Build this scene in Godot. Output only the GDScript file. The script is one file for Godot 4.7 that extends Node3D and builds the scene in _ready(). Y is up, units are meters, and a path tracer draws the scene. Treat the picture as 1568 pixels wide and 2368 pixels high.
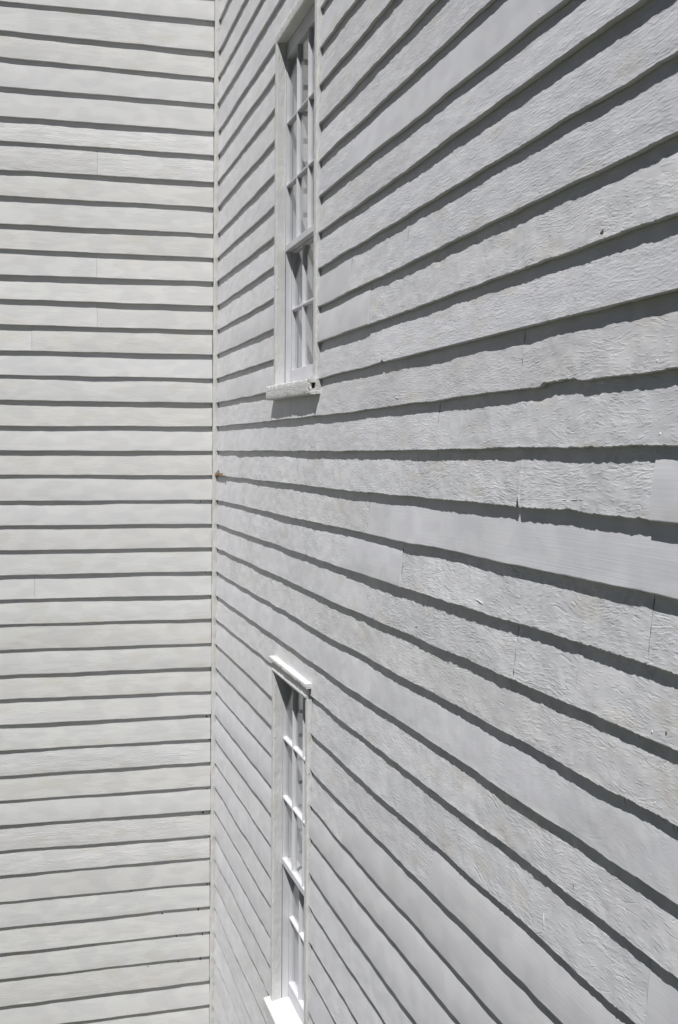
extends Node3D
# Two white clapboard walls that meet in a corner, with an upper and a lower sash window in the long wall.
# World: y up, metres, ground at y = 0. The long wall is the plane x = 0 (it faces -x), the end wall the plane z = 0 (it faces +z).

const EYE := 3.3                    # height of the camera above the ground
const COURSE := 0.1108              # mean exposure of a clapboard
const FIRST := -7                   # topmost course
const LAST := 47                    # lowest course
const END_FROM := -2.6              # the end wall runs from here to the corner
const LONG_TO := 6.9                # the long wall runs from the corner to here

var noise := FastNoiseLite.new()
var mats := {}
var end_knots := {}                 # course -> heights of its drip edge at x = -1.0 and x = -0.016
var long_knots := {}                # course -> heights of its drip edge at z = 0.01, 1.265, 2.19, 4.05
var windows := []                   # holes in the long wall: [z0, z1, y0, y1]


func _ready() -> void:
	# ---- camera
	var cam := Camera3D.new()
	cam.name = "camera"
	cam.basis = Basis(Vector3.UP, deg_to_rad(-15.085)) * Basis(Vector3.BACK, deg_to_rad(0.3004))
	cam.position = Vector3(-0.91837, EYE, 5.6)
	cam.projection = Camera3D.PROJECTION_FRUSTUM
	cam.near = 0.05
	cam.far = 400.0
	cam.size = 2.0 * 0.05 * 2368.0 / 5633.7
	cam.frustum_offset = Vector2(0.0, -0.05 * 253.29 / 5633.7)
	add_child(cam)
	# ---- sky, exposure
	var env := Environment.new()
	env.background_mode = Environment.BG_SKY
	var sky_mat := ProceduralSkyMaterial.new()
	sky_mat.sky_top_color = Color(0.20, 0.33, 0.64)
	sky_mat.sky_horizon_color = Color(0.55, 0.64, 0.78)
	sky_mat.sky_curve = 0.16
	sky_mat.ground_bottom_color = Color(0.20, 0.22, 0.14)
	sky_mat.ground_horizon_color = Color(0.45, 0.48, 0.42)
	sky_mat.sun_angle_max = 8.0
	var sky := Sky.new()
	sky.sky_material = sky_mat
	env.sky = sky
	env.tonemap_mode = Environment.TONE_MAPPER_LINEAR
	env.tonemap_exposure = 1.05
	env.background_energy_multiplier = 0.21
	env.sdfgi_enabled = true
	env.ssao_enabled = true
	env.ssil_enabled = true
	var we := WorldEnvironment.new()
	we.name = "sky"
	we.environment = env
	add_child(we)
	# ---- sun: high, over the viewer's left shoulder
	var sun := DirectionalLight3D.new()
	sun.name = "sun"
	sun.light_energy = 1.55
	sun.light_color = Color(1.0, 0.995, 0.985)
	sun.light_angular_distance = 0.53
	sun.shadow_enabled = true
	add_child(sun)
	sun.look_at_from_position(Vector3(-3.5, 10, 4.0), Vector3.ZERO, Vector3.UP)

	noise.noise_type = FastNoiseLite.TYPE_SIMPLEX
	noise.seed = 11
	noise.frequency = 1.0
	noise.fractal_type = FastNoiseLite.FRACTAL_NONE
	build_materials()
	read_courses()
	build_ground()

	# ---- the two walls
	var end_wall := Node3D.new()
	end_wall.name = "clapboard_wall"
	end_wall.set_meta("label", "white clapboard end wall without windows, facing the viewer left of the inside corner")
	end_wall.set_meta("category", "wall")
	end_wall.set_meta("kind", "thing")
	end_wall.set_meta("group", "white clapboard walls meeting in the corner")
	add_child(end_wall, true)
	var long_wall := Node3D.new()
	long_wall.name = "clapboard_wall"
	long_wall.set_meta("label", "long white clapboard wall with weathered boards and two sash windows, receding to the corner")
	long_wall.set_meta("category", "wall")
	long_wall.set_meta("kind", "thing")
	long_wall.set_meta("group", "white clapboard walls meeting in the corner")
	add_child(long_wall, true)

	windows = [[1.3105, 1.9365, EYE + 0.205, EYE + 1.516], [1.3085, 1.8585, EYE - 1.985, EYE - 0.722]]
	build_sheathing(end_wall, long_wall)
	build_end_boards(end_wall)
	build_long_boards(long_wall)
	build_corner_bead(long_wall)
	build_window(long_wall, {
		"label": "upper nine over six sash window with a rotted sill end", "z0": 1.312, "z1": 1.935, "glass0": 1.352, "pitch": 0.164,
		"head": 1.516, "head_low": 1.476, "top_glass": 1.421, "bars": [1.19, 0.967], "meet_top": 0.755, "meet_low": 0.733,
		"low_bars": [0.526], "low_glass": 0.31, "sash_low": 0.268, "sill_top": 0.25, "sill_low": 0.2, "upper": 0.027, "lower": 0.0495, "sill_out": 0.026, "sill0": 1.27, "sill1": 1.947, "rot": true, "cap": false})
	build_window(long_wall, {
		"label": "lower nine over six sash window with a drip cap", "z0": 1.31, "z1": 1.857, "glass0": 1.3445, "pitch": 0.154,
		"head": -0.735, "head_low": -0.763, "top_glass": -0.8, "bars": [-1.006, -1.217], "meet_top": -1.433, "meet_low": -1.455,
		"low_bars": [-1.652], "low_glass": -1.88, "sash_low": -1.926, "sill_top": -1.947, "sill_low": -1.992, "upper": 0.027, "lower": 0.053, "sill_out": 0.03, "sill0": 1.296, "sill1": 1.87, "rot": false, "cap": true})
	build_blemishes(end_wall, long_wall)


# ------------------------------------------------------------------ materials

func n3(x: float, y: float, z: float) -> float:
	return noise.get_noise_3d(x, y, z)


func paint_relief(kind: int) -> ImageTexture:
	# The relief of old paint on wood, 1.6 m along the board by 0.512 m across it; it wraps along the board.
	var w := 1024
	var h := 512
	var data := PackedByteArray()
	data.resize(w * h)
	var off := 40.0 * kind
	for i in w:
		var a := TAU * i / w
		var ca := cos(a) / TAU * 1.6
		var sa := sin(a) / TAU * 1.6
		for j in h:
			var v := j * 0.001
			var e := 0.0
			if kind == 0:      # smooth board: brush strokes and a few soft dents
				e = 0.5 + 0.2 * n3(ca * 3.0, sa * 3.0, v * 320.0 + off) + 0.25 * n3(ca * 14.0, sa * 14.0, v * 22.0 + off)
			elif kind == 1:    # wood grain raised by the weather
				var wv := n3(ca * 2.4, sa * 2.4, v * 9.0 + off)
				var g := sin(TAU * (v * 75.0 + 2.2 * wv))
				var f := n3(ca * 30.0, sa * 30.0, v * 190.0 + off)
				var show := smoothstep(-0.2, 0.4, n3(ca * 5.0, sa * 5.0, v * 14.0 + off + 70.0))
				e = 0.5 + 0.06 * g * show + 0.22 * smoothstep(0.25, 0.5, f) * (0.4 + 0.6 * show) + 0.08 * f - 0.25 * (1.0 - smoothstep(0.02, 0.10, absf(n3(ca * 8.0, sa * 8.0, v * 75.0 + off + 33.0)))) * smoothstep(0.1, 0.4, n3(ca * 11.0, sa * 11.0, v * 30.0 + off + 44.0)) + 0.25 * n3(ca * 9.0, sa * 9.0, v * 40.0 + off) + 0.16 * n3(ca * 90.0, sa * 90.0, v * 260.0) * (1.0 - 0.5 * show)
			else:              # thick crazed paint: patches of short flakes and pits between calmer patches
				var lie := v + 0.012 * n3(ca * 4.0, sa * 4.0, v * 7.0 + off + 20.0)
				var busy := smoothstep(-0.15, 0.45, n3(ca * 4.5, sa * 4.5, v * 13.0 + off))
				var n1 := n3(ca * 27.0, sa * 27.0, lie * 180.0 + off)
				var n2 := n3(ca * 85.0, sa * 85.0, lie * 300.0 + off + 7.0)
				var n4 := n3(ca * 14.0, sa * 14.0, lie * 48.0 + off + 3.0)
				var limit := 0.52 - 0.22 * busy
				var dash := smoothstep(limit, limit + 0.16, n1 + 0.15 * n2)
				var pit := smoothstep(0.40, 0.56, n2 - 0.3 * n1) * (0.3 + 0.7 * busy)
				var split := 1.0 - smoothstep(0.02, 0.09, absf(n3(ca * 9.0, sa * 9.0, lie * 62.0 + off + 33.0)))
				split *= smoothstep(0.22, 0.42, n3(ca * 13.0, sa * 13.0, v * 30.0 + off + 44.0))
				e = 0.46 + 0.12 * n4 + 0.22 * dash - 0.24 * pit - 0.34 * split + 0.09 * n2 * busy
				e += 0.10 * n3(ca * 170.0, sa * 170.0, v * 300.0) * (0.25 + 0.8 * busy)
				if kind == 3:
					e += 0.12 * n3(ca * 30.0, sa * 30.0, lie * 95.0 + off + 50.0)
			data[j * w + i] = clampi(int(e * 255.0), 0, 255)
	var im := Image.create_from_data(w, h, false, Image.FORMAT_L8, data)
	return ImageTexture.create_from_image(im)


func paint_colour(dirt: float) -> ImageTexture:
	# White paint: chalky patches, yellowed spots and specks of dirt lodged along the grain.
	var w := 512
	var h := 256
	var im := Image.create(w, h, false, Image.FORMAT_RGB8)
	for i in w:
		var a := TAU * i / w
		var ca := cos(a) / TAU * 1.6
		var sa := sin(a) / TAU * 1.6
		for j in h:
			var v := j * 0.002
			var patch := smoothstep(-0.2, 0.3, n3(ca * 7.0, sa * 7.0, v * 16.0 + 7.0))
			var yellow := smoothstep(0.45, 0.8, n3(ca * 4.0, sa * 4.0, v * 10.0 + 90.0))
			var c := Color(0.838, 0.838, 0.841).lerp(Color(0.86, 0.86, 0.862), patch)
			c = c.lerp(Color(0.83, 0.81, 0.765), yellow * 0.35 * dirt)
			im.set_pixel(i, j, c)
	return ImageTexture.create_from_image(im)


func paint(relief: Texture2D, depth_cm: float, colour: Texture2D, tint: Color, rough := 0.48) -> StandardMaterial3D:
	var m := StandardMaterial3D.new()
	m.albedo_color = tint
	m.albedo_texture = colour
	m.roughness = rough
	m.metallic_specular = 0.5
	if relief:
		m.heightmap_enabled = true
		m.heightmap_texture = relief
		m.heightmap_scale = depth_cm
	m.uv1_scale = Vector3(1.0 / 1.6, 1.0 / 0.512, 1.0)
	return m


func build_materials() -> void:
	var clean := paint_colour(0.35)
	var worn := paint_colour(1.0)
	var r0 := paint_relief(0)
	var r1 := paint_relief(1)
	var r2 := paint_relief(2)
	var r3 := paint_relief(3)
	mats.smooth = paint(r0, 0.03, clean, Color(0.988, 0.988, 0.993), 0.5)
	mats.grain = paint(r1, 0.10, worn, Color(0.98, 0.98, 0.985))
	mats.rough = paint(r2, 0.115, worn, Color(0.985, 0.985, 0.985))
	mats.coarse = paint(r3, 0.14, worn, Color(0.98, 0.98, 0.98))
	mats.mild = paint(r1, 0.05, worn, Color(0.99, 0.99, 0.99))
	mats.calm = paint(r2, 0.045, clean, Color(0.988, 0.988, 0.991))
	mats.trim = paint(r3, 0.16, worn, Color(0.97, 0.97, 0.965))
	mats.sash = paint(r0, 0.04, clean, Color(0.985, 0.985, 0.993), 0.45)
	mats.bead = paint(r3, 0.2, worn, Color(0.955, 0.95, 0.938))
	for called: String in ["smooth", "grain", "rough", "coarse", "mild", "calm"]:
		for n in [1, 2]:
			var m: StandardMaterial3D = mats[called].duplicate()
			m.albedo_color = mats[called].albedo_color * (Color(0.980, 0.979, 0.976) if n == 1 else Color(0.991, 0.992, 0.994))
			mats["%s_%d" % [called, n]] = m
	# the end wall carries a creamier coat than the long wall
	for called: String in mats.keys():
		var cream: StandardMaterial3D = mats[called].duplicate()
		cream.albedo_color = mats[called].albedo_color * Color(1.0, 0.998, 0.989)
		mats["cream_" + called] = cream
		if not called.begins_with("trim") and not called.begins_with("bead"):
			mats[called].albedo_color = mats[called].albedo_color * Color(0.984, 0.984, 0.995)
	var glass := StandardMaterial3D.new()
	glass.transparency = BaseMaterial3D.TRANSPARENCY_ALPHA
	glass.albedo_color = Color(0.9, 0.95, 0.93, 0.06)
	glass.roughness = 0.0
	glass.metallic_specular = 0.39
	mats.glass = glass
	var flat := func(c: Color, r: float) -> StandardMaterial3D:
		var m := StandardMaterial3D.new()
		m.albedo_color = c
		m.roughness = r
		return m
	mats.sheathing = flat.call(Color(0.34, 0.28, 0.22), 0.9)
	mats.plaster = flat.call(Color(0.55, 0.52, 0.47), 0.9)
	mats.floor = flat.call(Color(0.25, 0.19, 0.13), 0.7)
	mats.rot = flat.call(Color(0.33, 0.285, 0.235), 0.95)
	mats.bare_wood = flat.call(Color(0.58, 0.48, 0.37), 0.9)
	mats.dirt = flat.call(Color(0.27, 0.22, 0.16), 0.95)
	mats.straw = flat.call(Color(0.50, 0.46, 0.36), 0.9)
	var g := StandardMaterial3D.new()
	var gi := Image.create(256, 256, false, Image.FORMAT_RGB8)
	for i in 256:
		for j in 256:
			var t := 0.5 + 0.5 * n3(i * 0.06, j * 0.06, 3.0)
			var t2 := 0.5 + 0.5 * n3(i * 0.3, j * 0.3, 9.0)
			gi.set_pixel(i, j, Color(0.21, 0.225, 0.14).lerp(Color(0.29, 0.29, 0.19), 0.6 * t + 0.4 * t2))
	g.albedo_texture = ImageTexture.create_from_image(gi)
	g.uv1_triplanar = true
	g.uv1_world_triplanar = true
	g.uv1_scale = Vector3.ONE * 0.4
	g.roughness = 0.95
	mats.grass = g


# ------------------------------------------------------------------ shapes

func commit(called: String, verts: PackedVector3Array, norms: PackedVector3Array, uvs: PackedVector2Array, index: PackedInt32Array, m: Material, parent: Node) -> MeshInstance3D:
	var arrays := []
	arrays.resize(Mesh.ARRAY_MAX)
	arrays[Mesh.ARRAY_VERTEX] = verts
	arrays[Mesh.ARRAY_NORMAL] = norms
	arrays[Mesh.ARRAY_TEX_UV] = uvs
	arrays[Mesh.ARRAY_INDEX] = index
	var mesh := ArrayMesh.new()
	mesh.add_surface_from_arrays(Mesh.PRIMITIVE_TRIANGLES, arrays)
	var o := MeshInstance3D.new()
	o.name = called
	o.mesh = mesh
	o.material_override = m
	parent.add_child(o, true)
	return o


func face(st: SurfaceTool, p: Array, along: int) -> void:
	# A flat convex polygon, corners clockwise as seen from outside; uv: metres along axis ALONG and across it.
	var n: Vector3 = (p[2] - p[0]).cross(p[1] - p[0]).normalized()
	for i in range(1, p.size() - 1):
		for q: Vector3 in [p[0], p[i], p[i + 1]]:
			st.set_normal(n)
			var u := q[along]
			var v := 0.0
			if along == 1:
				v = q.x + q.z
			elif along == 2:
				v = q.y + q.x
			else:
				v = q.y + q.z
			st.set_uv(Vector2(u, v))
			st.add_vertex(q)


func quad(st: SurfaceTool, a: Vector3, b: Vector3, c: Vector3, d: Vector3, out: Vector3, along: int) -> void:
	if (c - a).cross(b - a).dot(out) >= 0.0:
		face(st, [a, b, c, d], along)
	else:
		face(st, [a, d, c, b], along)


func prism(st: SurfaceTool, outline: PackedVector2Array, axis: int, from: float, to: float) -> void:
	# OUTLINE in the two other axes (x,y for axis 2; x,z for axis 1), swept along AXIS.
	var mid := Vector2.ZERO
	for q in outline:
		mid += q / outline.size()
	var put := func(q: Vector2, t: float) -> Vector3:
		return Vector3(q.x, q.y, t) if axis == 2 else Vector3(q.x, t, q.y)
	var near := []
	var far := []
	for i in outline.size():
		var a := outline[i]
		var b := outline[(i + 1) % outline.size()]
		var o := (a + b) * 0.5 - mid
		var e := (b - a).orthogonal()
		if e.dot(o) < 0.0:
			e = -e
		quad(st, put.call(a, from), put.call(b, from), put.call(b, to), put.call(a, to), put.call(e, 0.0), axis)
		near.append(put.call(a, from))
		far.append(put.call(a, to))
	var way := Vector3(0, 0, 1) if axis == 2 else Vector3(0, 1, 0)
	for cap in [[near, -way], [far, way]]:
		var p: Array = cap[0]
		if (p[2] - p[0]).cross(p[1] - p[0]).dot(cap[1]) < 0.0:
			p.reverse()
		face(st, p, axis)


func rounded(x0: float, x1: float, a0: float, a1: float, bevel: float) -> PackedVector2Array:
	# A rectangle whose corners on the x0 side (outside) are chamfered twice.
	var b := bevel
	return PackedVector2Array([Vector2(x1, a0), Vector2(x0 + b, a0), Vector2(x0 + b * 0.3, a0 + b * 0.3), Vector2(x0, a0 + b), Vector2(x0, a1 - b), Vector2(x0 + b * 0.3, a1 - b * 0.3), Vector2(x0 + b, a1), Vector2(x1, a1)])


func solid(called: String, outline: PackedVector2Array, axis: int, from: float, to: float, m: Material, parent: Node) -> MeshInstance3D:
	var st := SurfaceTool.new()
	st.begin(Mesh.PRIMITIVE_TRIANGLES)
	prism(st, outline, axis, from, to)
	var o := MeshInstance3D.new()
	o.name = called
	o.mesh = st.commit()
	o.material_override = m
	parent.add_child(o, true)
	return o


func box_into(st: SurfaceTool, lo: Vector3, hi: Vector3) -> void:
	prism(st, PackedVector2Array([Vector2(lo.x, lo.y), Vector2(hi.x, lo.y), Vector2(hi.x, hi.y), Vector2(lo.x, hi.y)]), 2, lo.z, hi.z)


func worn_slab(called: String, lo: Vector3, hi: Vector3, steps: int, axis: int, wear: float, bevel: float, m: Material, parent: Node, tilt := 0.0, nick := 0.0) -> MeshInstance3D:
	# A board with softened edges on its outer (low x) side whose faces and arrises wander by WEAR; AXIS 1 upright, 2 along the wall.
	var c0 := lo.z if axis == 1 else lo.y
	var c1 := hi.z if axis == 1 else hi.y
	var ring := [Vector2(hi.x, c0), Vector2(lo.x + bevel * 2.0, c0), Vector2(lo.x + bevel * 0.9, c0 + 0.0002), Vector2(lo.x + bevel * 0.25, c0 + bevel * 0.3), Vector2(lo.x, c0 + bevel),
		Vector2(lo.x, lerpf(c0, c1, 0.35)), Vector2(lo.x, lerpf(c0, c1, 0.65)),
		Vector2(lo.x, c1 - bevel), Vector2(lo.x + bevel * 0.25, c1 - bevel * 0.3), Vector2(lo.x + bevel * 0.9, c1 - 0.0002), Vector2(lo.x + bevel * 2.0, c1), Vector2(hi.x, c1)]
	var t0 := lo.y if axis == 1 else lo.z
	var t1 := hi.y if axis == 1 else hi.z
	var st := SurfaceTool.new()
	st.begin(Mesh.PRIMITIVE_TRIANGLES)
	var seed_at := lo.x * 31.0 + lo.y * 7.0 + lo.z * 3.0
	var rows := []
	for i in steps + 1:
		var f := float(i) / steps
		var t := lerpf(t0, t1, f)
		var row := []
		for k in ring.size():
			var q: Vector2 = ring[k]
			if k > 0 and k < ring.size() - 1:
				q.x += wear * (n3(t * 20.0, q.y * 60.0, seed_at) + 0.6 * n3(t * 75.0, q.y * 110.0, seed_at))
				q.y += wear * 0.7 * n3(t * 35.0, k * 3.1, seed_at + 9.0)
				if nick > 0.0:
					q.x += nick * smoothstep(0.35, 0.75, n3(t * 26.0, (0.0 if k < 6 else 8.0), seed_at + 31.0)) * (1.0 if k < 5 or k > 7 else 0.1)
			q.y += tilt * (f - 0.5)
			row.append(Vector3(q.x, t, q.y) if axis == 1 else Vector3(q.x, q.y, t))
		rows.append(row)
	st.set_smooth_group(0)
	for i in steps:
		for k in ring.size() - 1:
			var a: Vector3 = rows[i][k]
			var b: Vector3 = rows[i][k + 1]
			var c: Vector3 = rows[i + 1][k + 1]
			var d: Vector3 = rows[i + 1][k]
			st.set_smooth_group(0 if k > 0 and k < ring.size() - 2 else k + 1)
			for q: Vector3 in ([a, c, b, a, d, c] if axis == 2 else [a, b, c, a, c, d]):
				st.set_uv(Vector2(q.y, q.z + q.x) if axis == 1 else Vector2(q.z, q.y + q.x))
				st.add_vertex(q)
	st.set_smooth_group(40)
	for e in [0, steps]:
		var r: Array = rows[e]
		for k in range(1, r.size() - 1):
			var tri: Array = [r[0], r[k], r[k + 1]] if (e == 0) == (axis == 1) else [r[0], r[k + 1], r[k]]
			if axis == 2:
				tri = [r[0], r[k + 1], r[k]] if e == 0 else [r[0], r[k], r[k + 1]]
				tri.reverse()
			else:
				tri = [r[0], r[k], r[k + 1]] if e == 0 else [r[0], r[k + 1], r[k]]
				tri.reverse()
			for q: Vector3 in tri:
				st.set_uv(Vector2(q.x, q.y + q.z))
				st.add_vertex(q)
	st.generate_normals()
	var o := MeshInstance3D.new()
	o.name = called
	o.mesh = st.commit()
	o.material_override = m
	parent.add_child(o, true)
	return o


# ------------------------------------------------------------------ clapboards

func read_courses() -> void:
	# Heights of the drip edges above eye level, in millimetres, as measured on the walls.
	var ha := [2011, 1882, 1763, 1634, 1502, 1394, 1265, 1150, 1026, 916, 800, 692, 579, 465, 356, 244, 129, 21, -87, -204, -313, -423, -533, -640, -751, -864, -976, -1082, -1196, -1311, -1423, -1534, -1642, -1754, -1864, -1981, -2096, -2210, -2325, -2445]
	var hb := [2018, 1874, 1754, 1631, 1504, 1394, 1270, 1153, 1031, 919, 809, 696, 584, 471, 360, 248, 138, 25, -88, -201, -312, -422, -532, -642, -752, -865, -976, -1088, -1195, -1308, -1416, -1528, -1638, -1756, -1858, -1973, -2083, -2200, -2314, -2429]
	var wing := {5: 1500, 6: 1385, 7: 1266, 8: 1149, 9: 1024, 10: 912, 11: 799, 12: 690, 13: 575, 14: 464, 15: 354, 16: 237, 17: 131, 18: 21, 25: -753, 26: -871, 27: -979, 28: -1085, 29: -1199, 30: -1299, 31: -1410, 32: -1528, 33: -1631, 34: -1747, 35: -1853, 36: -1960}
	var mid := {7: 1268, 8: 1153, 9: 1033, 10: 919, 11: 808, 12: 695, 13: 584, 14: 465, 15: 355, 16: 242, 17: 126, 18: 17, 19: -95, 20: -205, 21: -318, 22: -427, 23: -536, 24: -648, 25: -757, 26: -875, 27: -992, 28: -1106, 29: -1205, 30: -1323, 31: -1428, 32: -1535}
	var near := {7: 1250, 8: 1135, 9: 1025, 10: 905, 11: 785, 12: 693, 13: 582, 14: 467, 15: 351, 16: 242, 17: 129, 18: 18, 19: -91, 20: -200, 21: -308, 22: -417, 23: -524, 24: -635, 25: -739, 26: -857, 27: -962, 28: -1078, 29: -1180, 30: -1305, 31: -1410, 32: -1536}
	for k in range(FIRST - 1, LAST + 2):
		var a := 0.0
		var b := 0.0
		if k < 1:
			a = ha[0] * 0.001 + COURSE * (1 - k)
			b = hb[0] * 0.001 + COURSE * (1 - k)
		elif k > 40:
			a = ha[39] * 0.001 - COURSE * (k - 40)
			b = hb[39] * 0.001 - COURSE * (k - 40)
		else:
			a = ha[k - 1] * 0.001
			b = hb[k - 1] * 0.001
		end_knots[k] = [a, b]
		var c: float = wing[k] * 0.001 if k in wing else b - 0.003
		var d: float = mid[k] * 0.001 if k in mid else b
		var e: float = near[k] * 0.001 if k in near else d
		long_knots[k] = [b, c, d, e]


func drip_height(long: bool, k: int, t: float, wear: float) -> float:
	var h := 0.0
	if long:
		var kn: Array = long_knots[k]
		if t < 1.265:
			h = lerpf(kn[0], kn[1], smoothstep(0.0, 1.0, t / 1.265) * 0.4 + 0.6 * t / 1.265)
		elif t < 2.19:
			h = lerpf(kn[1], kn[2], (t - 1.265) / 0.925)
		else:
			h = lerpf(kn[2], kn[3], minf((t - 2.19) / 1.86, 1.15))
	else:
		var kn: Array = end_knots[k]
		h = lerpf(kn[0], kn[1], clampf((t + 1.0) / 0.984, -0.3, 1.0))
	h += 0.0012 * noise.get_noise_2d(t * 3.1, k * 17.3) + 0.0004 * noise.get_noise_2d(t * 13.0, k * 9.7 + 50.0)
	if wear > 0.0:
		h += wear * 0.0004 * noise.get_noise_2d(t * 55.0, k * 5.3 + 90.0) + wear * 0.0004 * noise.get_noise_2d(t * 140.0, k * 5.3 + 20.0)
		h += wear * 0.0045 * maxf(0.0, noise.get_noise_2d(t * 22.0, k * 7.7 + 140.0) - 0.62) + wear * 0.0016 * smoothstep(0.62, 0.68, noise.get_noise_2d(t * 43.0, k * 7.7 + 300.0)) + wear * 0.0009 * smoothstep(0.3, 0.36, noise.get_noise_2d(t * 7.0, k * 4.7 + 400.0))
	return EYE + h


func drip_depth(long: bool, k: int, t: float, wear: float) -> float:
	# How far behind the wall's plane the drip edge lies.
	var d := 0.0016 * noise.get_noise_2d(t * 1.3, k * 31.0 + 5.0) + 0.0008 * noise.get_noise_2d(t * 8.0, k * 31.0 + 75.0)
	if wear > 0.0:
		d += wear * (0.0008 * smoothstep(0.55, 0.62, noise.get_noise_2d(t * 26.0, k * 6.1 + 500.0)) + 0.0004 * noise.get_noise_2d(t * 48.0, k * 11.0) + 0.0004 * noise.get_noise_2d(t * 130.0, k * 11.0 + 33.0))
	if not long:
		d *= 0.7
	else:                            # the courses by the foot of the upper window have bellied most
		d += 0.0030 * (0.3 + 0.7 * smoothstep(14.0, 17.0, k) * (1.0 - smoothstep(22.0, 26.0, k))) * noise.get_noise_2d(t * 2.1, k * 41.0 + 9.0)
	return d


func butt(long: bool, k: int, t: float) -> float:
	# Thickness of the drip edge.
	var v := 0.0012 * noise.get_noise_2d(t * 0.9, k * 13.0 + 200.0) + 0.0012 * noise.get_noise_2d(0.0, k * 5.1 + 260.0)
	if not long:
		return lerpf(0.0106, 0.0068, smoothstep(10.0, 36.0, k)) + v + 0.0014 * noise.get_noise_2d(40.0, k * 7.3) + 0.0016 * noise.get_noise_2d(t * 1.4, k * 3.3 + 600.0)
	var thin := smoothstep(25.0, 34.0, k) * (1.0 - smoothstep(0.9, 2.6, t))
	return lerpf(0.0084, 0.0102, smoothstep(0.2, 3.4, t)) - 0.0006 * thin + 0.6 * v


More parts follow.
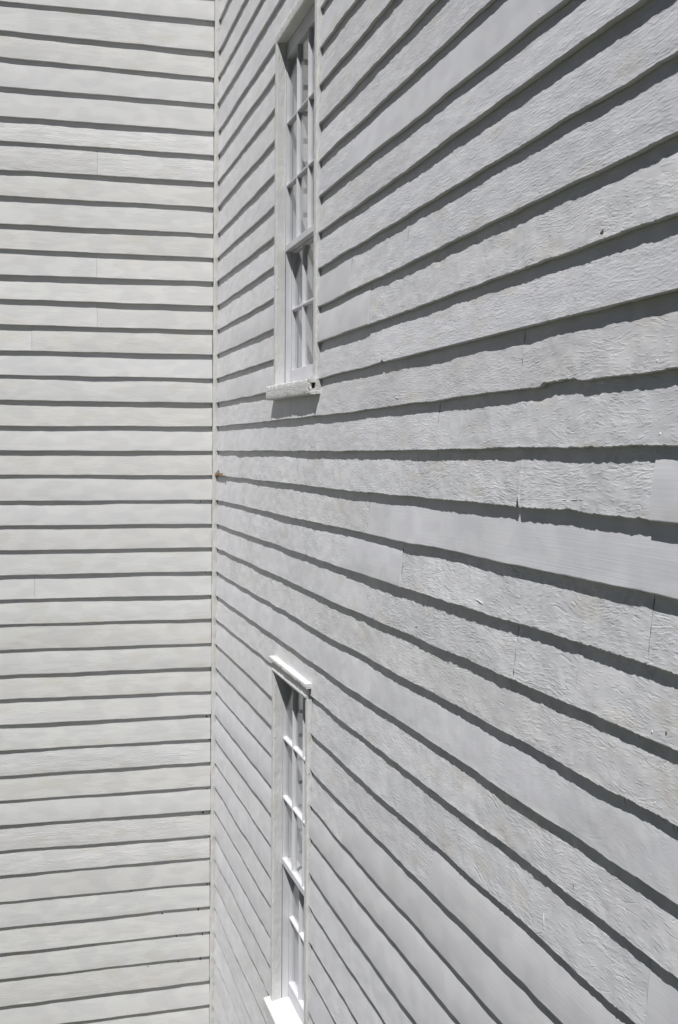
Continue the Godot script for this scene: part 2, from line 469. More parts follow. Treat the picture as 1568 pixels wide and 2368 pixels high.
func clapboard(long: bool, k: int, t0: float, t1: float, mat: String, wear: float, fine: float, parent: Node, rng: RandomNumberGenerator, opts := {}) -> MeshInstance3D:
	# One board of course K from T0 to T1 (z on the long wall, x on the end wall). FINE scales the spacing of its columns.
	var cols := PackedFloat32Array()
	var t := t0
	while t < t1 - 0.0015:
		cols.append(t)
		var step := 0.024
		if long:
			step = 0.016 if t < 1.4 else (0.009 if t < 2.2 else (0.0062 if t < 4.3 else 0.045))
		elif t < -1.15:
			step = 0.05
		t += step * fine
	cols.append(t1)
	var holes := []
	if long:
		for w in windows:
			for e in [w[0], w[1]]:
				if e > t0 and e < t1:
					cols.append(e - 0.0004)
					cols.append(e + 0.0004)
		cols.sort()
	for n in opts.get("notches", []):
		for e in [-1.0, -0.45, 0.0, 0.45, 1.0]:
			cols.append(n[0] + e * n[1])
		cols.sort()
	var levels := [0.02, 0.06, 0.13, 0.22, 0.34, 0.46, 0.58, 0.7, 0.8, 0.88, 0.95, 1.0, 1.17] if long and wear > 0.3 else [0.03, 0.12, 0.3, 0.55, 0.8, 0.95, 1.0, 1.17]
	var nf := levels.size() + 2      # rows of the face: the rounded arris, then the levels
	var rows := nf + 2               # and the underside
	var out: float = opts.get("out", 0.0)
	var bulge: float = opts.get("bulge", 0.0006)
	var lumps := (0.0008 if wear > 0.6 else (0.0005 if wear > 0.3 else 0.0003))
	var ends: float = rng.randf_range(-0.0006, 0.0006)
	var verts := PackedVector3Array()
	var norms := PackedVector3Array()
	var uvs := PackedVector2Array()
	var index := PackedInt32Array()
	var shift := Vector2(rng.randf() * 1.6, rng.randf_range(0.0, 0.34))
	var nc := cols.size()
	var grid_y := PackedFloat32Array()
	var grid_d := PackedFloat32Array()
	grid_y.resize(rows * nc)
	grid_d.resize(rows * nc)
	for i in nc:
		t = cols[i]
		var hl := drip_height(long, k, t, wear) + ends * 0.5
		var hu := drip_height(long, k - 1, t, 0.0)
		var dl := drip_depth(long, k, t, wear) - out
		var tk := butt(long, k, t) + out
		var du := drip_depth(long, k - 1, t, 0.0) + butt(long, k - 1, t) + 0.0012
		for n in opts.get("notches", []):
			var near: float = 1.0 - absf(t - n[0]) / n[1]
			if near > 0.0:
				hl += n[2] * near
		for g in opts.get("gnaw", []):       # [from, to, rise, push]
			var gg: float = smoothstep(g[0], g[0] + 0.02, t) * (1.0 - smoothstep(g[1] - 0.03, g[1], t))
			hl += g[2] * gg * (0.85 + 0.2 * noise.get_noise_2d(t * 60.0, k * 3.0))
			dl += g[3] * gg
		var low := -1e9
		var high := 1e9
		if long:
			for w in windows:
				if t > w[0] and t < w[1]:
					if (hl + hu) * 0.5 < w[2]:
						high = w[2] + 0.004
					else:
						low = w[3] - 0.004
		var at := i * rows
		grid_y[at] = clampf(hl + 0.0004, low, high)
		grid_d[at] = dl + tk
		grid_y[at + 1] = clampf(hl, low, high)
		grid_d[at + 1] = dl + 0.0014
		grid_y[at + 2] = grid_y[at + 1]
		grid_d[at + 2] = dl + 0.0014
		grid_y[at + 3] = clampf(hl + 0.0013, low, high)
		grid_d[at + 3] = dl + 0.0001
		for r in levels.size():
			var s: float = levels[r]
			var y := clampf(lerpf(hl, hu, s), low, high)
			s = (y - hl) / maxf(hu - hl, 0.01)
			var d := dl + (du - dl) * s
			if s < 1.01:
				var fade := minf(1.0, s * 9.0) * minf(1.0, (1.06 - s) * 7.0)
				d -= fade * (bulge * sin(PI * s) + lumps * (noise.get_noise_2d(t * 9.0, y * 30.0 + k * 3.0) + 0.7 * noise.get_noise_2d(t * 28.0, y * 75.0 + k * 3.0)))
			grid_y[at + 4 + r] = y
			grid_d[at + 4 + r] = d
	for i in nc:
		t = cols[i]
		for r in rows:
			var at := i * rows + r
			var y := grid_y[at]
			var d := grid_d[at]
			var i0 := maxi(i - 1, 0)
			var i1 := mini(i + 1, nc - 1)
			var r0 := maxi(r - 1, 0 if r < 2 else 2)
			var r1 := mini(r + 1, 1 if r < 2 else rows - 1)
			var dt := maxf(cols[i1] - cols[i0], 1e-5)
			# along the board and up across it; their cross product points out of the wall
			var slope_t := (grid_d[i1 * rows + r] - grid_d[i0 * rows + r]) / dt
			var up_y := grid_y[i * rows + r1] - grid_y[i * rows + r0]
			var up_d := grid_d[i * rows + r1] - grid_d[i * rows + r0]
			var rise_t := (grid_y[i1 * rows + r] - grid_y[i0 * rows + r]) / dt
			if dt < 0.002:
				slope_t = 0.0
				rise_t = 0.0
			if long:
				var nn := Vector3(up_d, up_y, 0.0).cross(Vector3(slope_t, rise_t, 1.0))
				if r < 2:
					nn = Vector3(-0.1, -1.0, 0.0)
				elif nn.x > 0.0:
					nn = -nn
				verts.append(Vector3(d, y, t))
				norms.append(nn.normalized() if nn.length_squared() > 1e-14 else Vector3(-1, 0, 0))
			else:
				var nn := Vector3(0.0, up_y, -up_d).cross(Vector3(1.0, rise_t, -slope_t))
				if r < 2:
					nn = Vector3(0.0, -1.0, 0.1)
				elif nn.z < 0.0:
					nn = -nn
				verts.append(Vector3(t, y, -d))
				norms.append(nn.normalized() if nn.length_squared() > 1e-14 else Vector3(0, 0, 1))
			uvs.append(Vector2(t, y - EYE + k * COURSE) + shift)
	for i in nc - 1:
		for r in rows - 1:
			if r == 1:
				continue
			var a := i * rows + r
			var b := a + 1
			var c := a + rows + 1
			var e := a + rows
			if long:
				index.append_array([a, c, e, a, b, c])
			else:
				index.append_array([a, c, e, a, b, c])
	# the two sawn ends
	for e in [0, nc - 1]:
		var first := verts.size()
		var way := Vector3(0, 0, -1 if e == 0 else 1) if long else Vector3(-1 if e == 0 else 1, 0, 0)
		for r in range(1, rows):
			if r == 2:
				continue
			verts.append(verts[e * rows + r])
			norms.append(way)
			uvs.append(uvs[e * rows + r])
		for r in [rows - 1, 0]:
			var p := verts[e * rows + r]
			var back := grid_d[e * rows] if r == 0 else grid_d[e * rows + rows - 1] + 0.003
			verts.append(Vector3(back, p.y, p.z) if long else Vector3(p.x, p.y, -back))
			norms.append(way)
			uvs.append(uvs[e * rows + r])
		var count := verts.size() - first
		for q in range(1, count - 1):
			var tri := PackedInt32Array([first, first + q, first + q + 1])
			var got := (verts[tri[2]] - verts[tri[0]]).cross(verts[tri[1]] - verts[tri[0]])
			if got.dot(way) < 0.0:
				tri = PackedInt32Array([tri[0], tri[2], tri[1]])
			index.append_array(tri)
	return commit("clapboard", verts, norms, uvs, index, mats[mat + ["", "_1", "_2"][rng.randi() % 3]], parent)


func build_end_boards(wall: Node3D) -> void:
	var rng := RandomNumberGenerator.new()
	rng.seed = 5
	var known := {14: [-0.83], 7: [-0.547], 11: [-0.547], 13: [-0.544], 24: [-0.812]}
	for k in range(FIRST, LAST + 1):
		var cuts: Array = known.get(k, [])
		if cuts.is_empty() and rng.randf() < 0.3:
			cuts = [rng.randf_range(-2.2, -1.2)]
		var at := END_FROM
		var all: Array = cuts.duplicate()
		all.append(-0.0172 + rng.randf_range(-0.0012, 0.0012))
		for c: float in all:
			var pick := rng.randf()
			var mat := "mild" if pick < 0.5 else ("calm" if pick < 0.8 else "smooth")
			if k in [6, 7, 31, 34, 35]:
				mat = "grain"
			clapboard(false, k, at, c - 0.0004, "cream_" + mat, 0.45 if mat == "grain" else 0.25, 1.0, wall, rng, {"bulge": rng.randf_range(0.0004, 0.002)})
			at = c + 0.0004


func build_long_boards(wall: Node3D) -> void:
	var rng := RandomNumberGenerator.new()
	rng.seed = 8
	# joints that the eye can find, and what the boards between them are like: s smooth, g grain, r rough, c coarse, m mild, n calm
	var cuts := {11: [2.28], 12: [2.801], 14: [2.299, 2.798], 15: [2.491], 17: [3.485], 18: [1.373, 2.545, 3.017], 19: [1.647, 2.767, 3.972], 20: [0.65, 2.489],
		21: [0.365, 2.261, 2.778, 3.966], 22: [2.473, 3.466, 3.718], 26: [3.963], 27: [3.003], 28: [2.244]}
	var looks := {5: "m", 6: "m", 7: "m", 8: "g", 9: "g", 10: "g", 11: "gs", 12: "gg", 13: "g", 14: "srg", 15: "sr", 16: "g", 17: "gr", 18: "nggr", 19: "rrcs", 20: "nrs",
		21: "srscc", 22: "mccr", 23: "r", 24: "n", 25: "r", 26: "rs", 27: "gs", 28: "rs", 29: "s", 30: "s", 31: "n", 32: "n", 33: "m", 34: "s", 35: "m"}
	var named := {"s": "smooth", "g": "grain", "r": "rough", "c": "coarse", "m": "mild", "n": "calm"}
	var worn := {"s": 0.08, "g": 0.5, "r": 0.62, "c": 0.75, "m": 0.35, "n": 0.32}
	for k in range(FIRST, LAST + 1):
		var all: Array = cuts.get(k, []).duplicate()
		var look: String = looks.get(k, "m")
		var low: float = EYE + long_knots[k][1]
		var up: float = EYE + long_knots[k - 1][1]
		var spans := []                  # the wall left and right of a window that the whole course runs into
		var from := 0.0125
		for w in windows:
			if low > w[2] - 0.06 and up < w[3] + 0.06:
				spans.append([from, w[0]])
				from = w[1]
		spans.append([from, LONG_TO])
		all.append(LONG_TO)
		if k < 5 or k > 35:
			all.insert(0, rng.randf_range(2.4, 3.8))
			look = "mm"
		elif rng.randf() < 0.7:
			all.insert(all.size() - 1, rng.randf_range(4.6, 5.6))
			look += look[-1]
		for s in spans:
			var at: float = s[0]
			for n in all.size():
				var c: float = minf(all[n], s[1])
				if c <= at + 0.02:
					continue
				var kind := look[mini(n, look.length() - 1)]
				var opts := {"bulge": rng.randf_range(0.0, 0.001)}
				if s[1] < 1.5:            # between the corner and the windows
					kind = {14: "s", 16: "s", 15: "m", 17: "m", 29: "s", 32: "s", 35: "s", 27: "m", 28: "m"}.get(k, kind if kind in "sm" else "m")
					opts.bulge = 0.002 if kind == "s" else opts.bulge
				if k in [27, 28, 29, 30] and kind == "s":
					opts.bulge = 0.0034
				opts.out = rng.randf_range(0.0, 0.0012)
				if k == 19 and at < 3.0 and c > 3.5:
					opts.notches = [[3.482, 0.008, 0.019], [3.70, 0.05, 0.0025]]
				if k == 19 and at < 0.1:
					opts.gnaw = [[-0.02, 0.09, 0.02, 0.002]]
				if k == 16 and c > 3.0:
					opts.notches = [[2.62, 0.014, 0.007]]
				if k == 17 and c > 4.0:
					opts.gnaw = [[3.57, 3.74, 0.0065, 0.0]]
				if k == 12 and at > 2.0:
					opts.out = 0.003
				if kind == "s" and ((k == 15 and at < 2.0) or (k == 21 and at > 2.0) or (k == 19 and at > 3.9)):
					opts.out = 0.003
					opts.bulge = 0.0026
				clapboard(true, k, at + 0.0003 if at > 0.1 else at + rng.randf_range(-0.0015, 0.002), c - 0.0003, named[kind], worn[kind], 1.0 if k > -2 and k < 42 else 6.0, wall, rng, opts)
				at = c + 0.0003


# ------------------------------------------------------------------ the rest of the walls

func build_sheathing(end_wall: Node3D, long_wall: Node3D) -> void:
	var top := EYE + 2.95
	var st := SurfaceTool.new()
	st.begin(Mesh.PRIMITIVE_TRIANGLES)
	box_into(st, Vector3(END_FROM, 0, -0.14), Vector3(-0.002, top, -0.026))
	var o := MeshInstance3D.new()
	o.name = "sheathing"
	o.mesh = st.commit()
	o.material_override = mats.sheathing
	end_wall.add_child(o, true)
	st = SurfaceTool.new()
	st.begin(Mesh.PRIMITIVE_TRIANGLES)
	var lo: Array = windows[1]
	var hi: Array = windows[0]
	var a := 0.028
	var b := 0.13
	box_into(st, Vector3(a, 0, -0.14), Vector3(b, top, 1.309))
	box_into(st, Vector3(a, 0, 1.94), Vector3(b, top, LONG_TO))
	box_into(st, Vector3(a, 0, 1.309), Vector3(b, lo[2] + 0.02, 1.94))
	box_into(st, Vector3(a, lo[3] - 0.03, 1.309), Vector3(b, hi[2] + 0.02, 1.94))
	box_into(st, Vector3(a, hi[3] - 0.03, 1.309), Vector3(b, top, 1.94))
	o = MeshInstance3D.new()
	o.name = "sheathing"
	o.mesh = st.commit()
	o.material_override = mats.sheathing
	long_wall.add_child(o, true)
	# the two rooms behind the windows
	for storey in [[0.02, EYE - 0.36], [EYE - 0.30, EYE + 2.9]]:
		st = SurfaceTool.new()
		st.begin(Mesh.PRIMITIVE_TRIANGLES)
		var y0: float = storey[0]
		var y1: float = storey[1]
		box_into(st, Vector3(3.6, y0, -0.1), Vector3(3.7, y1, 5.2))
		box_into(st, Vector3(0.132, y0, -0.14), Vector3(3.6, y1, -0.02))
		box_into(st, Vector3(0.132, y0, 5.1), Vector3(3.6, y1, 5.2))
		box_into(st, Vector3(0.132, y1 - 0.04, -0.02), Vector3(3.6, y1, 5.1))
		box_into(st, Vector3(0.132, y0, -0.02), Vector3(3.6, y0 + 0.04, 5.1))
		o = MeshInstance3D.new()
		o.name = "room_lining"
		o.mesh = st.commit()
		o.material_override = mats.plaster
		long_wall.add_child(o, true)


func build_corner_bead(wall: Node3D) -> void:
	# a square strip in the inside corner, thick with old paint and caulk
	var y0 := 0.3
	var y1 := EYE + 2.8
	var st := SurfaceTool.new()
	st.begin(Mesh.PRIMITIVE_TRIANGLES)
	var steps := 420
	var rows := []
	for i in steps + 1:
		var y := lerpf(y0, y1, float(i) / steps)
		var j := 0.0012 * n3(y * 9.0, 1.0, 0.0) + 0.0008 * n3(y * 40.0, 2.0, 0.0)
		var j2 := 0.0012 * n3(y * 11.0, 5.0, 0.0) + 0.0008 * n3(y * 46.0, 6.0, 0.0)
		rows.append([Vector3(-0.0158 + j, y, -0.02), Vector3(-0.0158 + j, y, 0.006), Vector3(-0.0130 + j, y, 0.0108 + j2), Vector3(-0.0070, y, 0.0125 + j2), Vector3(0.0, y, 0.0126 + j2), Vector3(0.02, y, 0.0124 + j2)])
	for i in steps:
		for k in 5:
			st.set_smooth_group(1)
			for q: Vector3 in [rows[i][k], rows[i + 1][k], rows[i + 1][k + 1], rows[i][k], rows[i + 1][k + 1], rows[i][k + 1]]:
				st.set_uv(Vector2(q.y, q.x + q.z))
				st.add_vertex(q)
	st.generate_normals()
	var o := MeshInstance3D.new()
	o.name = "corner_bead"
	o.mesh = st.commit()
	o.material_override = mats.bead
	wall.add_child(o, true)


func build_ground() -> void:
	var st := SurfaceTool.new()
	st.begin(Mesh.PRIMITIVE_TRIANGLES)
	var n := 40
	var at := func(i: int, j: int) -> Vector3:
		var x := (i - n * 0.5) * 9.0
		var z := (j - n * 0.5) * 9.0
		return Vector3(x, 0.0 if Vector2(x, z).length() < 12.0 else 0.25 * n3(x * 0.05, z * 0.05, 0.0), z)
	for i in n:
		for j in n:
			for q: Vector3 in [at.call(i, j), at.call(i + 1, j), at.call(i + 1, j + 1), at.call(i, j), at.call(i + 1, j + 1), at.call(i, j + 1)]:
				st.set_smooth_group(1)
				st.add_vertex(q)
	st.generate_normals()
	var o := MeshInstance3D.new()
	o.name = "ground"
	o.mesh = st.commit()
	o.material_override = mats.grass
	o.set_meta("kind", "structure")
	o.set_meta("label", "short dry grass at the foot of the walls")
	o.set_meta("category", "ground")
	add_child(o, true)


# ------------------------------------------------------------------ windows

func build_window(wall: Node3D, p: Dictionary) -> void:
	# An old plank frame: its narrow edge stands just proud of the clapboards and its deep inner face is what one sees from the side.
	var win := Node3D.new()
	win.name = "window"
	win.set_meta("label", p.label)
	wall.add_child(win, true)
	var z0: float = p.z0
	var z1: float = p.z1
	var i0 := z0 + 0.033               # the opening in the frame
	var i1 := z1 - 0.033
	var head: float = EYE + p.head
	var head_low: float = EYE + p.head_low
	var sill_top: float = EYE + p.sill_top
	var sill_low: float = EYE + p.sill_low
	var up: float = p.upper
	var low: float = p.lower
	var out := -0.0085
	var foot := sill_top - 0.006
	worn_slab("frame_side", Vector3(out, foot, z0), Vector3(up - 0.0008, head_low, i0), 150, 1, 0.0008, 0.003, mats.trim, win)
	worn_slab("frame_side", Vector3(out, foot, i1), Vector3(up - 0.0008, head_low, z1), 150, 1, 0.0008, 0.003, mats.trim, win)
	worn_slab("frame_head", Vector3(out, head_low, z0), Vector3(up - 0.0004, head, z1), 70, 2, 0.0007, 0.003, mats.trim, win, 0.0, 0.002)
	# the pocket in which the sashes stand, and the strips that part them
	for s in [[z0, z0 + 0.02], [z1 - 0.02, z1]]:
		solid("jamb", PackedVector2Array([Vector2(up + 0.0004, s[0]), Vector2(0.129, s[0]), Vector2(0.129, s[1]), Vector2(up + 0.0004, s[1])]), 1, foot, head_low + 0.02, mats.sash, win)
	solid("head_jamb", PackedVector2Array([Vector2(up + 0.0004, head_low + 0.0005), Vector2(0.129, head_low + 0.0005), Vector2(0.129, head_low + 0.02), Vector2(up + 0.0004, head_low + 0.02)]), 2, z0 + 0.0205, z1 - 0.0205, mats.sash, win)
	for s in [[z0 + 0.0202, i0 - 0.0005], [i1 + 0.0005, z1 - 0.0202]]:
		solid("parting_strip", rounded(up + 0.0016, low - 0.001, s[0], s[1], 0.001), 1, foot + 0.002, EYE + p.meet_low - 0.001, mats.sash, win)
		solid("inner_stop", rounded(low + 0.0216, 0.127, s[0], s[1], 0.002), 1, foot + 0.004, head_low - 0.0005, mats.sash, win)
		solid("inner_stop", rounded(up + 0.0216, low + 0.0206, s[0], s[1], 0.001), 1, EYE + p.meet_top + 0.001, head_low - 0.0005, mats.sash, win)
	if p.cap:
		worn_slab("drip_cap", Vector3(-0.018, head + 0.0045, z0 - 0.004), Vector3(0.02, head + 0.0205, z1 + 0.014), 70, 2, 0.0009, 0.003, mats.trim, win, 0.0, 0.003)
		solid("head_bead", rounded(-0.0118, -0.0092, head_low - 0.001, head_low + 0.006, 0.001), 2, z0 + 0.012, z1 - 0.01, mats.sash, win)
	# sill
	var so: float = -p.sill_out
	if p.rot:
		build_rotted_sill(win, so, p.sill0, p.sill1, sill_low, sill_top)
		var sub := SurfaceTool.new()
		sub.begin(Mesh.PRIMITIVE_TRIANGLES)
		prism(sub, PackedVector2Array([Vector2(0.129, sill_low + 0.01), Vector2(0.0265, sill_low + 0.004), Vector2(0.0265, sill_top), Vector2(0.129, sill_top + 0.017)]), 2, z0, z1)
		var inner := MeshInstance3D.new()
		inner.name = "sub_sill"
		inner.mesh = sub.commit()
		inner.material_override = mats.sash
		win.add_child(inner, true)
	else:
		var st := SurfaceTool.new()
		st.begin(Mesh.PRIMITIVE_TRIANGLES)
		prism(st, PackedVector2Array([Vector2(0.128, sill_low + 0.012), Vector2(so + 0.003, sill_low), Vector2(so, sill_low + 0.003), Vector2(so, sill_top - 0.003), Vector2(so + 0.003, sill_top), Vector2(0.03, sill_top + 0.012), Vector2(0.128, sill_top + 0.02)]), 2, z0 + 0.0005, z1 - 0.0005)
		for horn in [[p.sill0, z0 + 0.0005], [z1 - 0.0005, p.sill1]]:
			prism(st, PackedVector2Array([Vector2(0.026, sill_low + 0.004), Vector2(so + 0.003, sill_low), Vector2(so, sill_low + 0.003), Vector2(so, sill_top - 0.003), Vector2(so + 0.003, sill_top), Vector2(0.026, sill_top + 0.0105)]), 2, horn[0], horn[1])
		var o := MeshInstance3D.new()
		o.name = "window_sill"
		o.mesh = st.commit()
		o.material_override = mats.trim
		win.add_child(o, true)
	# the two sashes
	var g0: float = p.glass0
	sash(win, up, z0 + 0.0206, z1 - 0.0206, g0, p.pitch, head_low - 0.0004, EYE + p.top_glass, EYE + p.meet_top, EYE + p.meet_low, p.bars)
	sash(win, low, z0 + 0.0206, z1 - 0.0206, g0, p.pitch, EYE + p.meet_top - 0.001, EYE + p.meet_low - 0.004, EYE + p.low_glass, EYE + p.sash_low - 0.002, p.low_bars)


func sash(win: Node3D, x: float, z0: float, z1: float, g0: float, pitch: float, top: float, glass_top: float, glass_low: float, bottom: float, bars: Array) -> void:
	var deep := 0.0205
	var bar := 0.013
	var g1 := g0 + pitch * 3.0 - bar
	for s in [[z0, g0], [g1, z1]]:
		solid("sash_stile", rounded(x, x + deep, s[0], s[1], 0.0012), 1, bottom, top, mats.sash, win)
	solid("sash_rail", rounded(x + 0.0004, x + deep - 0.0004, glass_top, top - 0.0003, 0.0012), 2, g0, g1, mats.sash, win)
	solid("sash_rail", rounded(x - 0.0012, x + deep - 0.0004, bottom + 0.0003, glass_low, 0.0012), 2, g0, g1, mats.sash, win)
	var pane := pitch - bar
	var levels := [glass_top]
	for h: float in bars:
		levels.append(EYE + h)
	levels.append(glass_low)
	var shape := func(c: float) -> PackedVector2Array:
		return PackedVector2Array([Vector2(x + 0.0005, c - 0.0025), Vector2(x + 0.0005, c + 0.0025), Vector2(x + 0.003, c + 0.0050), Vector2(x + 0.0102, c + bar * 0.5), Vector2(x + 0.0170, c + bar * 0.5), Vector2(x + 0.0170, c - bar * 0.5), Vector2(x + 0.0102, c - bar * 0.5), Vector2(x + 0.003, c - 0.0050)])
	for n in 2:
		solid("muntin", shape.call(g0 + pitch * (n + 1) - bar * 0.5), 1, glass_low, glass_top, mats.sash, win)
	for r in range(1, levels.size() - 1):
		for n in 3:
			var from := g0 + pitch * n
			solid("muntin", shape.call(levels[r]), 2, from - 0.003, from + pane + 0.003, mats.sash, win)
	for r in levels.size() - 1:
		var y1: float = levels[r] - (bar * 0.5 if r > 0 else 0.0)
		var y0: float = levels[r + 1] + (bar * 0.5 if r + 2 < levels.size() else 0.0)
		for n in 3:
			var from := g0 + pitch * n
			# old glass does not lie quite flat in its putty
			var lean := 0.0005 * n3(from * 50.0, y1 * 20.0, 4.0)
			solid("glass_pane", PackedVector2Array([Vector2(x + 0.0110 + lean, from - 0.004), Vector2(x + 0.0132 + lean, from - 0.004), Vector2(x + 0.0132 - lean, from + pane + 0.004), Vector2(x + 0.0110 - lean, from + pane + 0.004)]), 1, y0 - 0.004, y1 + 0.004, mats.glass, win)


func build_rotted_sill(win: Node3D, so: float, z0: float, z1: float, low: float, top: float) -> void:
	# sound wood to the left; the right end has rotted out to a hollow with splintered lips; the sill sags to the right
	var hollow := z1 - 0.05
	var sag := 0.009
	worn_slab("window_sill", Vector3(so, low, z0), Vector3(0.024, top, hollow), 110, 2, 0.0011, 0.004, mats.trim, win, -sag, 0.006)
	var l := low - sag * 0.5
	var t := top - sag * 0.5
	worn_slab("rotted_core", Vector3(so + 0.006, l + 0.004, hollow - 0.004), Vector3(0.02, t - 0.004, hollow + 0.006), 5, 2, 0.004, 0.002, mats.rot, win, 0.0, 0.004)
	worn_slab("sill_splinter", Vector3(so + 0.0005, l - 0.0005, hollow), Vector3(0.022, l + 0.018, z1 - 0.004), 16, 2, 0.0022, 0.003, mats.bead, win, -0.001, 0.006)
	worn_slab("sill_splinter", Vector3(so + 0.001, t - 0.013, hollow), Vector3(0.022, t + 0.0004, z1 - 0.008), 16, 2, 0.0018, 0.003, mats.bead, win, -0.001, 0.006)
	worn_slab("sill_splinter", Vector3(so + 0.0008, l + 0.018, hollow), Vector3(so + 0.008, t - 0.013, hollow + 0.034), 8, 2, 0.0016, 0.002, mats.trim, win, -0.001, 0.004)
	worn_slab("sill_splinter", Vector3(-0.008, l + 0.001, hollow + 0.006), Vector3(0.024, t - 0.001, z1), 10, 2, 0.0016, 0.002, mats.bead, win, 0.0, 0.003)


# ------------------------------------------------------------------ small marks of age

func face_depth(long: bool, k: int, t: float, y: float) -> float:
	var hl := drip_height(long, k, t, 0.0)
	var hu := drip_height(long, k - 1, t, 0.0)
	var dl := drip_depth(long, k, t, 0.0)
	var du := drip_depth(long, k - 1, t, 0.0) + butt(long, k - 1, t) + 0.0012
	return lerpf(dl, du, (y - hl) / (hu - hl))


func lump(n: int, squash: float) -> ArrayMesh:
	# a small irregular dab, about 1 across, flattened along z
	var st := SurfaceTool.new()
	st.begin(Mesh.PRIMITIVE_TRIANGLES)
	st.set_smooth_group(1)
	var at := func(i: int, j: int) -> Vector3:
		var a := TAU * (i % 8) / 8.0
		var b := PI * j / 5.0
		var p := Vector3(cos(a) * sin(b), sin(a) * sin(b), cos(b))
		return Vector3(p.x, p.y, p.z * squash) * 0.5 * (1.0 + 0.55 * n3(p.x * 1.4 + n * 9.0, p.y * 1.4, p.z))
	for i in 8:
		for j in 5:
			for q: Vector3 in [at.call(i, j), at.call(i, j + 1), at.call(i + 1, j + 1), at.call(i, j), at.call(i + 1, j + 1), at.call(i + 1, j)]:
				st.add_vertex(q)
	st.generate_normals()
	return st.commit()


func stick_on(called: String, m: Mesh, mat: Material, wall: Node3D, long: bool, k: int, t: float, up: float, size: Vector3, turn: float) -> void:
	var o := MeshInstance3D.new()
	o.name = called
	o.mesh = m
	o.material_override = mat
	var y := drip_height(long, k, t, 0.0) + up
	var d := face_depth(long, k, t, y)
	var b := Basis(Vector3.BACK, turn) * Basis.from_scale(size)
	if long:
		o.transform = Transform3D(Basis(Vector3.UP, -PI / 2) * b, Vector3(d, y, t))
	else:
		o.transform = Transform3D(b, Vector3(t, y, -d))
	wall.add_child(o, true)


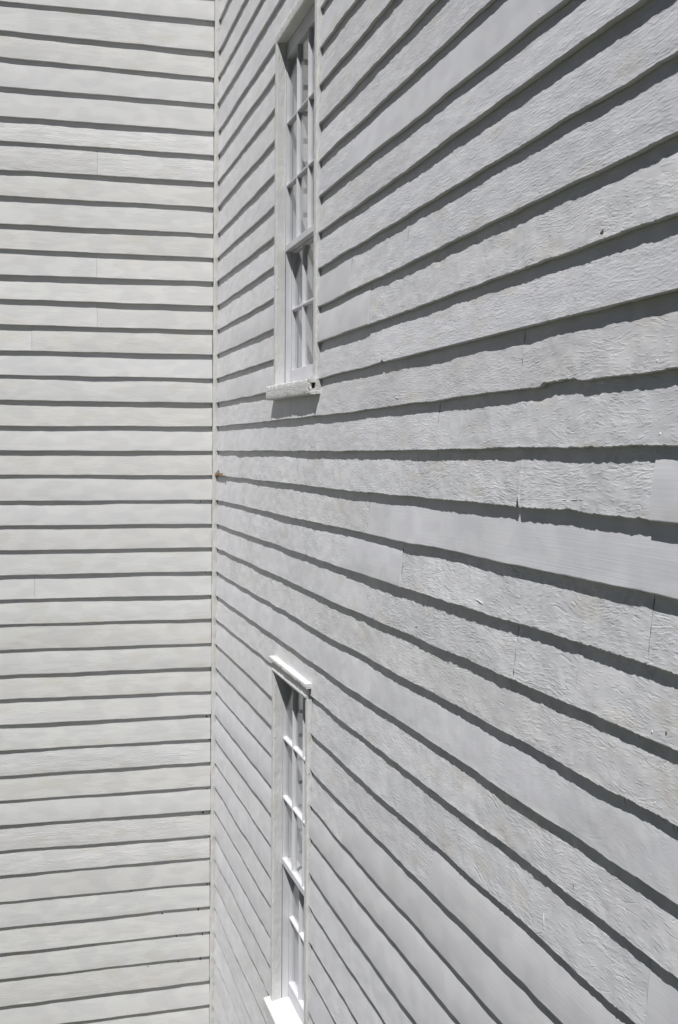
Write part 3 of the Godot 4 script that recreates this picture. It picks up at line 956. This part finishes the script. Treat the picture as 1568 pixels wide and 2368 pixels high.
func build_blemishes(end_wall: Node3D, long_wall: Node3D) -> void:
	var rng := RandomNumberGenerator.new()
	rng.seed = 21
	var dabs := [lump(0, 0.5), lump(1, 0.5), lump(2, 0.4)]
	var head := lump(7, 0.35)
	# mud dabs and cobweb dirt tucked under the drip edges of the end wall near the corner
	for m in [[38, -0.07, 0.9], [38, -0.235, 0.7], [39, -0.05, 0.8], [39, -0.17, 0.6], [40, -0.06, 1.0], [40, -0.16, 0.7], [40, -0.235, 0.6], [40, -0.3, 0.6], [37, -0.03, 0.7], [34, -0.05, 0.9], [33, -0.03, 0.6], [31, -0.02, 0.6],
			[25, -0.03, 0.6], [24, -0.045, 0.6], [21, -0.07, 0.7], [30, -0.035, 0.8], [37, -0.38, 0.5], [39, -0.66, 0.5], [12, -0.02, 0.6]]:
		stick_on("mud_dab", dabs[rng.randi() % 3], mats.dirt, end_wall, false, m[0], m[1], COURSE - rng.randf_range(0.002, 0.012), Vector3(rng.randf_range(0.006, 0.013), rng.randf_range(0.009, 0.018), 0.006) * m[2], rng.randf_range(-0.3, 0.3))
	# rot holes, dirt and chips on the long wall
	for m in [[15, 3.812, 0.012, 0.012, 0.009], [25, 3.715, 0.016, 0.016, 0.011], [16, 3.44, 0.07, 0.004, 0.008], [12, 3.28, 0.03, 0.008, 0.006], [28, 2.45, 0.05, 0.012, 0.004], [28, 2.62, 0.03, 0.01, 0.004], [29, 2.52, 0.06, 0.012, 0.003], [29, 2.66, 0.02, 0.008, 0.006],
			[31, 2.02, 0.004, 0.007, 0.014], [35, 0.42, 0.01, 0.012, 0.016], [19, 0.05, 0.021, 0.10, 0.011], [19, 0.15, 0.008, 0.12, 0.007], [18, 0.06, 0.006, 0.03, 0.005], [18, 1.86, 0.012, 0.009, 0.006], [22, 4.02, 0.02, 0.005, 0.008]]:
		stick_on("dirt_chip", dabs[rng.randi() % 3], mats.rot if m[0] in [15, 25, 18, 19] else mats.dirt, long_wall, true, m[0], m[1], m[2], Vector3(m[3], m[4], 0.004), rng.randf_range(-0.5, 0.5))
	# the split, bare end of one board beside the corner
	var torn: float = drip_height(true, 19, 0.1, 0.0)
	worn_slab("split_board_end", Vector3(-0.005, torn + 0.001, 0.0135), Vector3(0.012, torn + 0.012, 0.13), 24, 2, 0.003, 0.002, mats.bare_wood, long_wall, 0.004, 0.006)
	worn_slab("split_board_end", Vector3(-0.006, torn + 0.011, 0.014), Vector3(0.012, torn + 0.02, 0.06), 16, 2, 0.0025, 0.002, mats.bead, long_wall, 0.004, 0.006)
	worn_slab("split_board_end", Vector3(-0.003, torn - 0.001, 0.11), Vector3(0.01, torn + 0.005, 0.24), 20, 2, 0.0025, 0.002, mats.bare_wood, long_wall, -0.002, 0.004)
	# pale slivers where the paint has sprung
	for m in [[26, 3.598, 0.03, 0.006, 0.04, 0.25], [19, 3.72, 0.022, 0.12, 0.0045, 0.06], [17, 2.75, 0.018, 0.05, 0.004, -0.12], [22, 2.9, 0.03, 0.06, 0.005, 0.2], [16, 3.4, 0.014, 0.05, 0.004, 0.02], [21, 3.3, 0.02, 0.05, 0.005, -0.1]]:
		stick_on("paint_flake", dabs[rng.randi() % 3], mats.calm, long_wall, true, m[0], m[1], m[2], Vector3(m[3], m[4], 0.0065), m[5])
	# painted nail heads along the drip edges, one to each stud
	for k in range(8, 34):
		for n in 5:
			var t := 2.35 + 0.406 * n + 0.03 * (n3(k * 3.3, n * 2.1, 0.0))
			if t < 4.1 and rng.randf() < 0.55:
				var s := rng.randf_range(0.0055, 0.0075)
				stick_on("nail_head", head, mats.calm, long_wall, true, k, t, rng.randf_range(0.012, 0.022), Vector3(s, s, 0.0055), rng.randf() * 3.0)
	for k in range(2, 42):
		for n in 3:
			var t := -0.92 + 0.406 * n + 0.03 * n3(k * 2.3, n * 5.1, 7.0)
			if rng.randf() < 0.4:
				stick_on("nail_head", head, mats.cream_calm, end_wall, false, k, t, rng.randf_range(0.012, 0.022), Vector3(0.007, 0.007, 0.006), rng.randf() * 3.0)
	# dry grass stalks caught under the drip edge by the right border of the view
	for n in 14:
		var t := rng.randf_range(3.86, 4.2)
		var k := 22 if n % 2 == 0 else 23
		var y := drip_height(true, k, t, 0.0) + 0.001
		var tip := Vector3(rng.randf_range(-0.006, 0.004), -rng.randf_range(0.006, 0.022), rng.randf_range(-0.01, 0.01))
		var st := SurfaceTool.new()
		st.begin(Mesh.PRIMITIVE_TRIANGLES)
		var root := Vector3(drip_depth(true, k, t, 0.0) + 0.003, y, t)
		var side := Vector3(0.0, 0.0, 0.0005)
		var deep := Vector3(0.0005, 0.0, 0.0)
		for f in [[side, deep], [deep, -side], [-side, -deep], [-deep, side]]:
			var nn: Vector3 = (f[0] + f[1]).normalized()
			for q: Vector3 in [root + f[0], root + tip, root + f[1]]:
				st.set_normal(nn)
				st.add_vertex(q)
		var o := MeshInstance3D.new()
		o.name = "straw"
		o.mesh = st.commit()
		o.material_override = mats.straw
		long_wall.add_child(o, true)
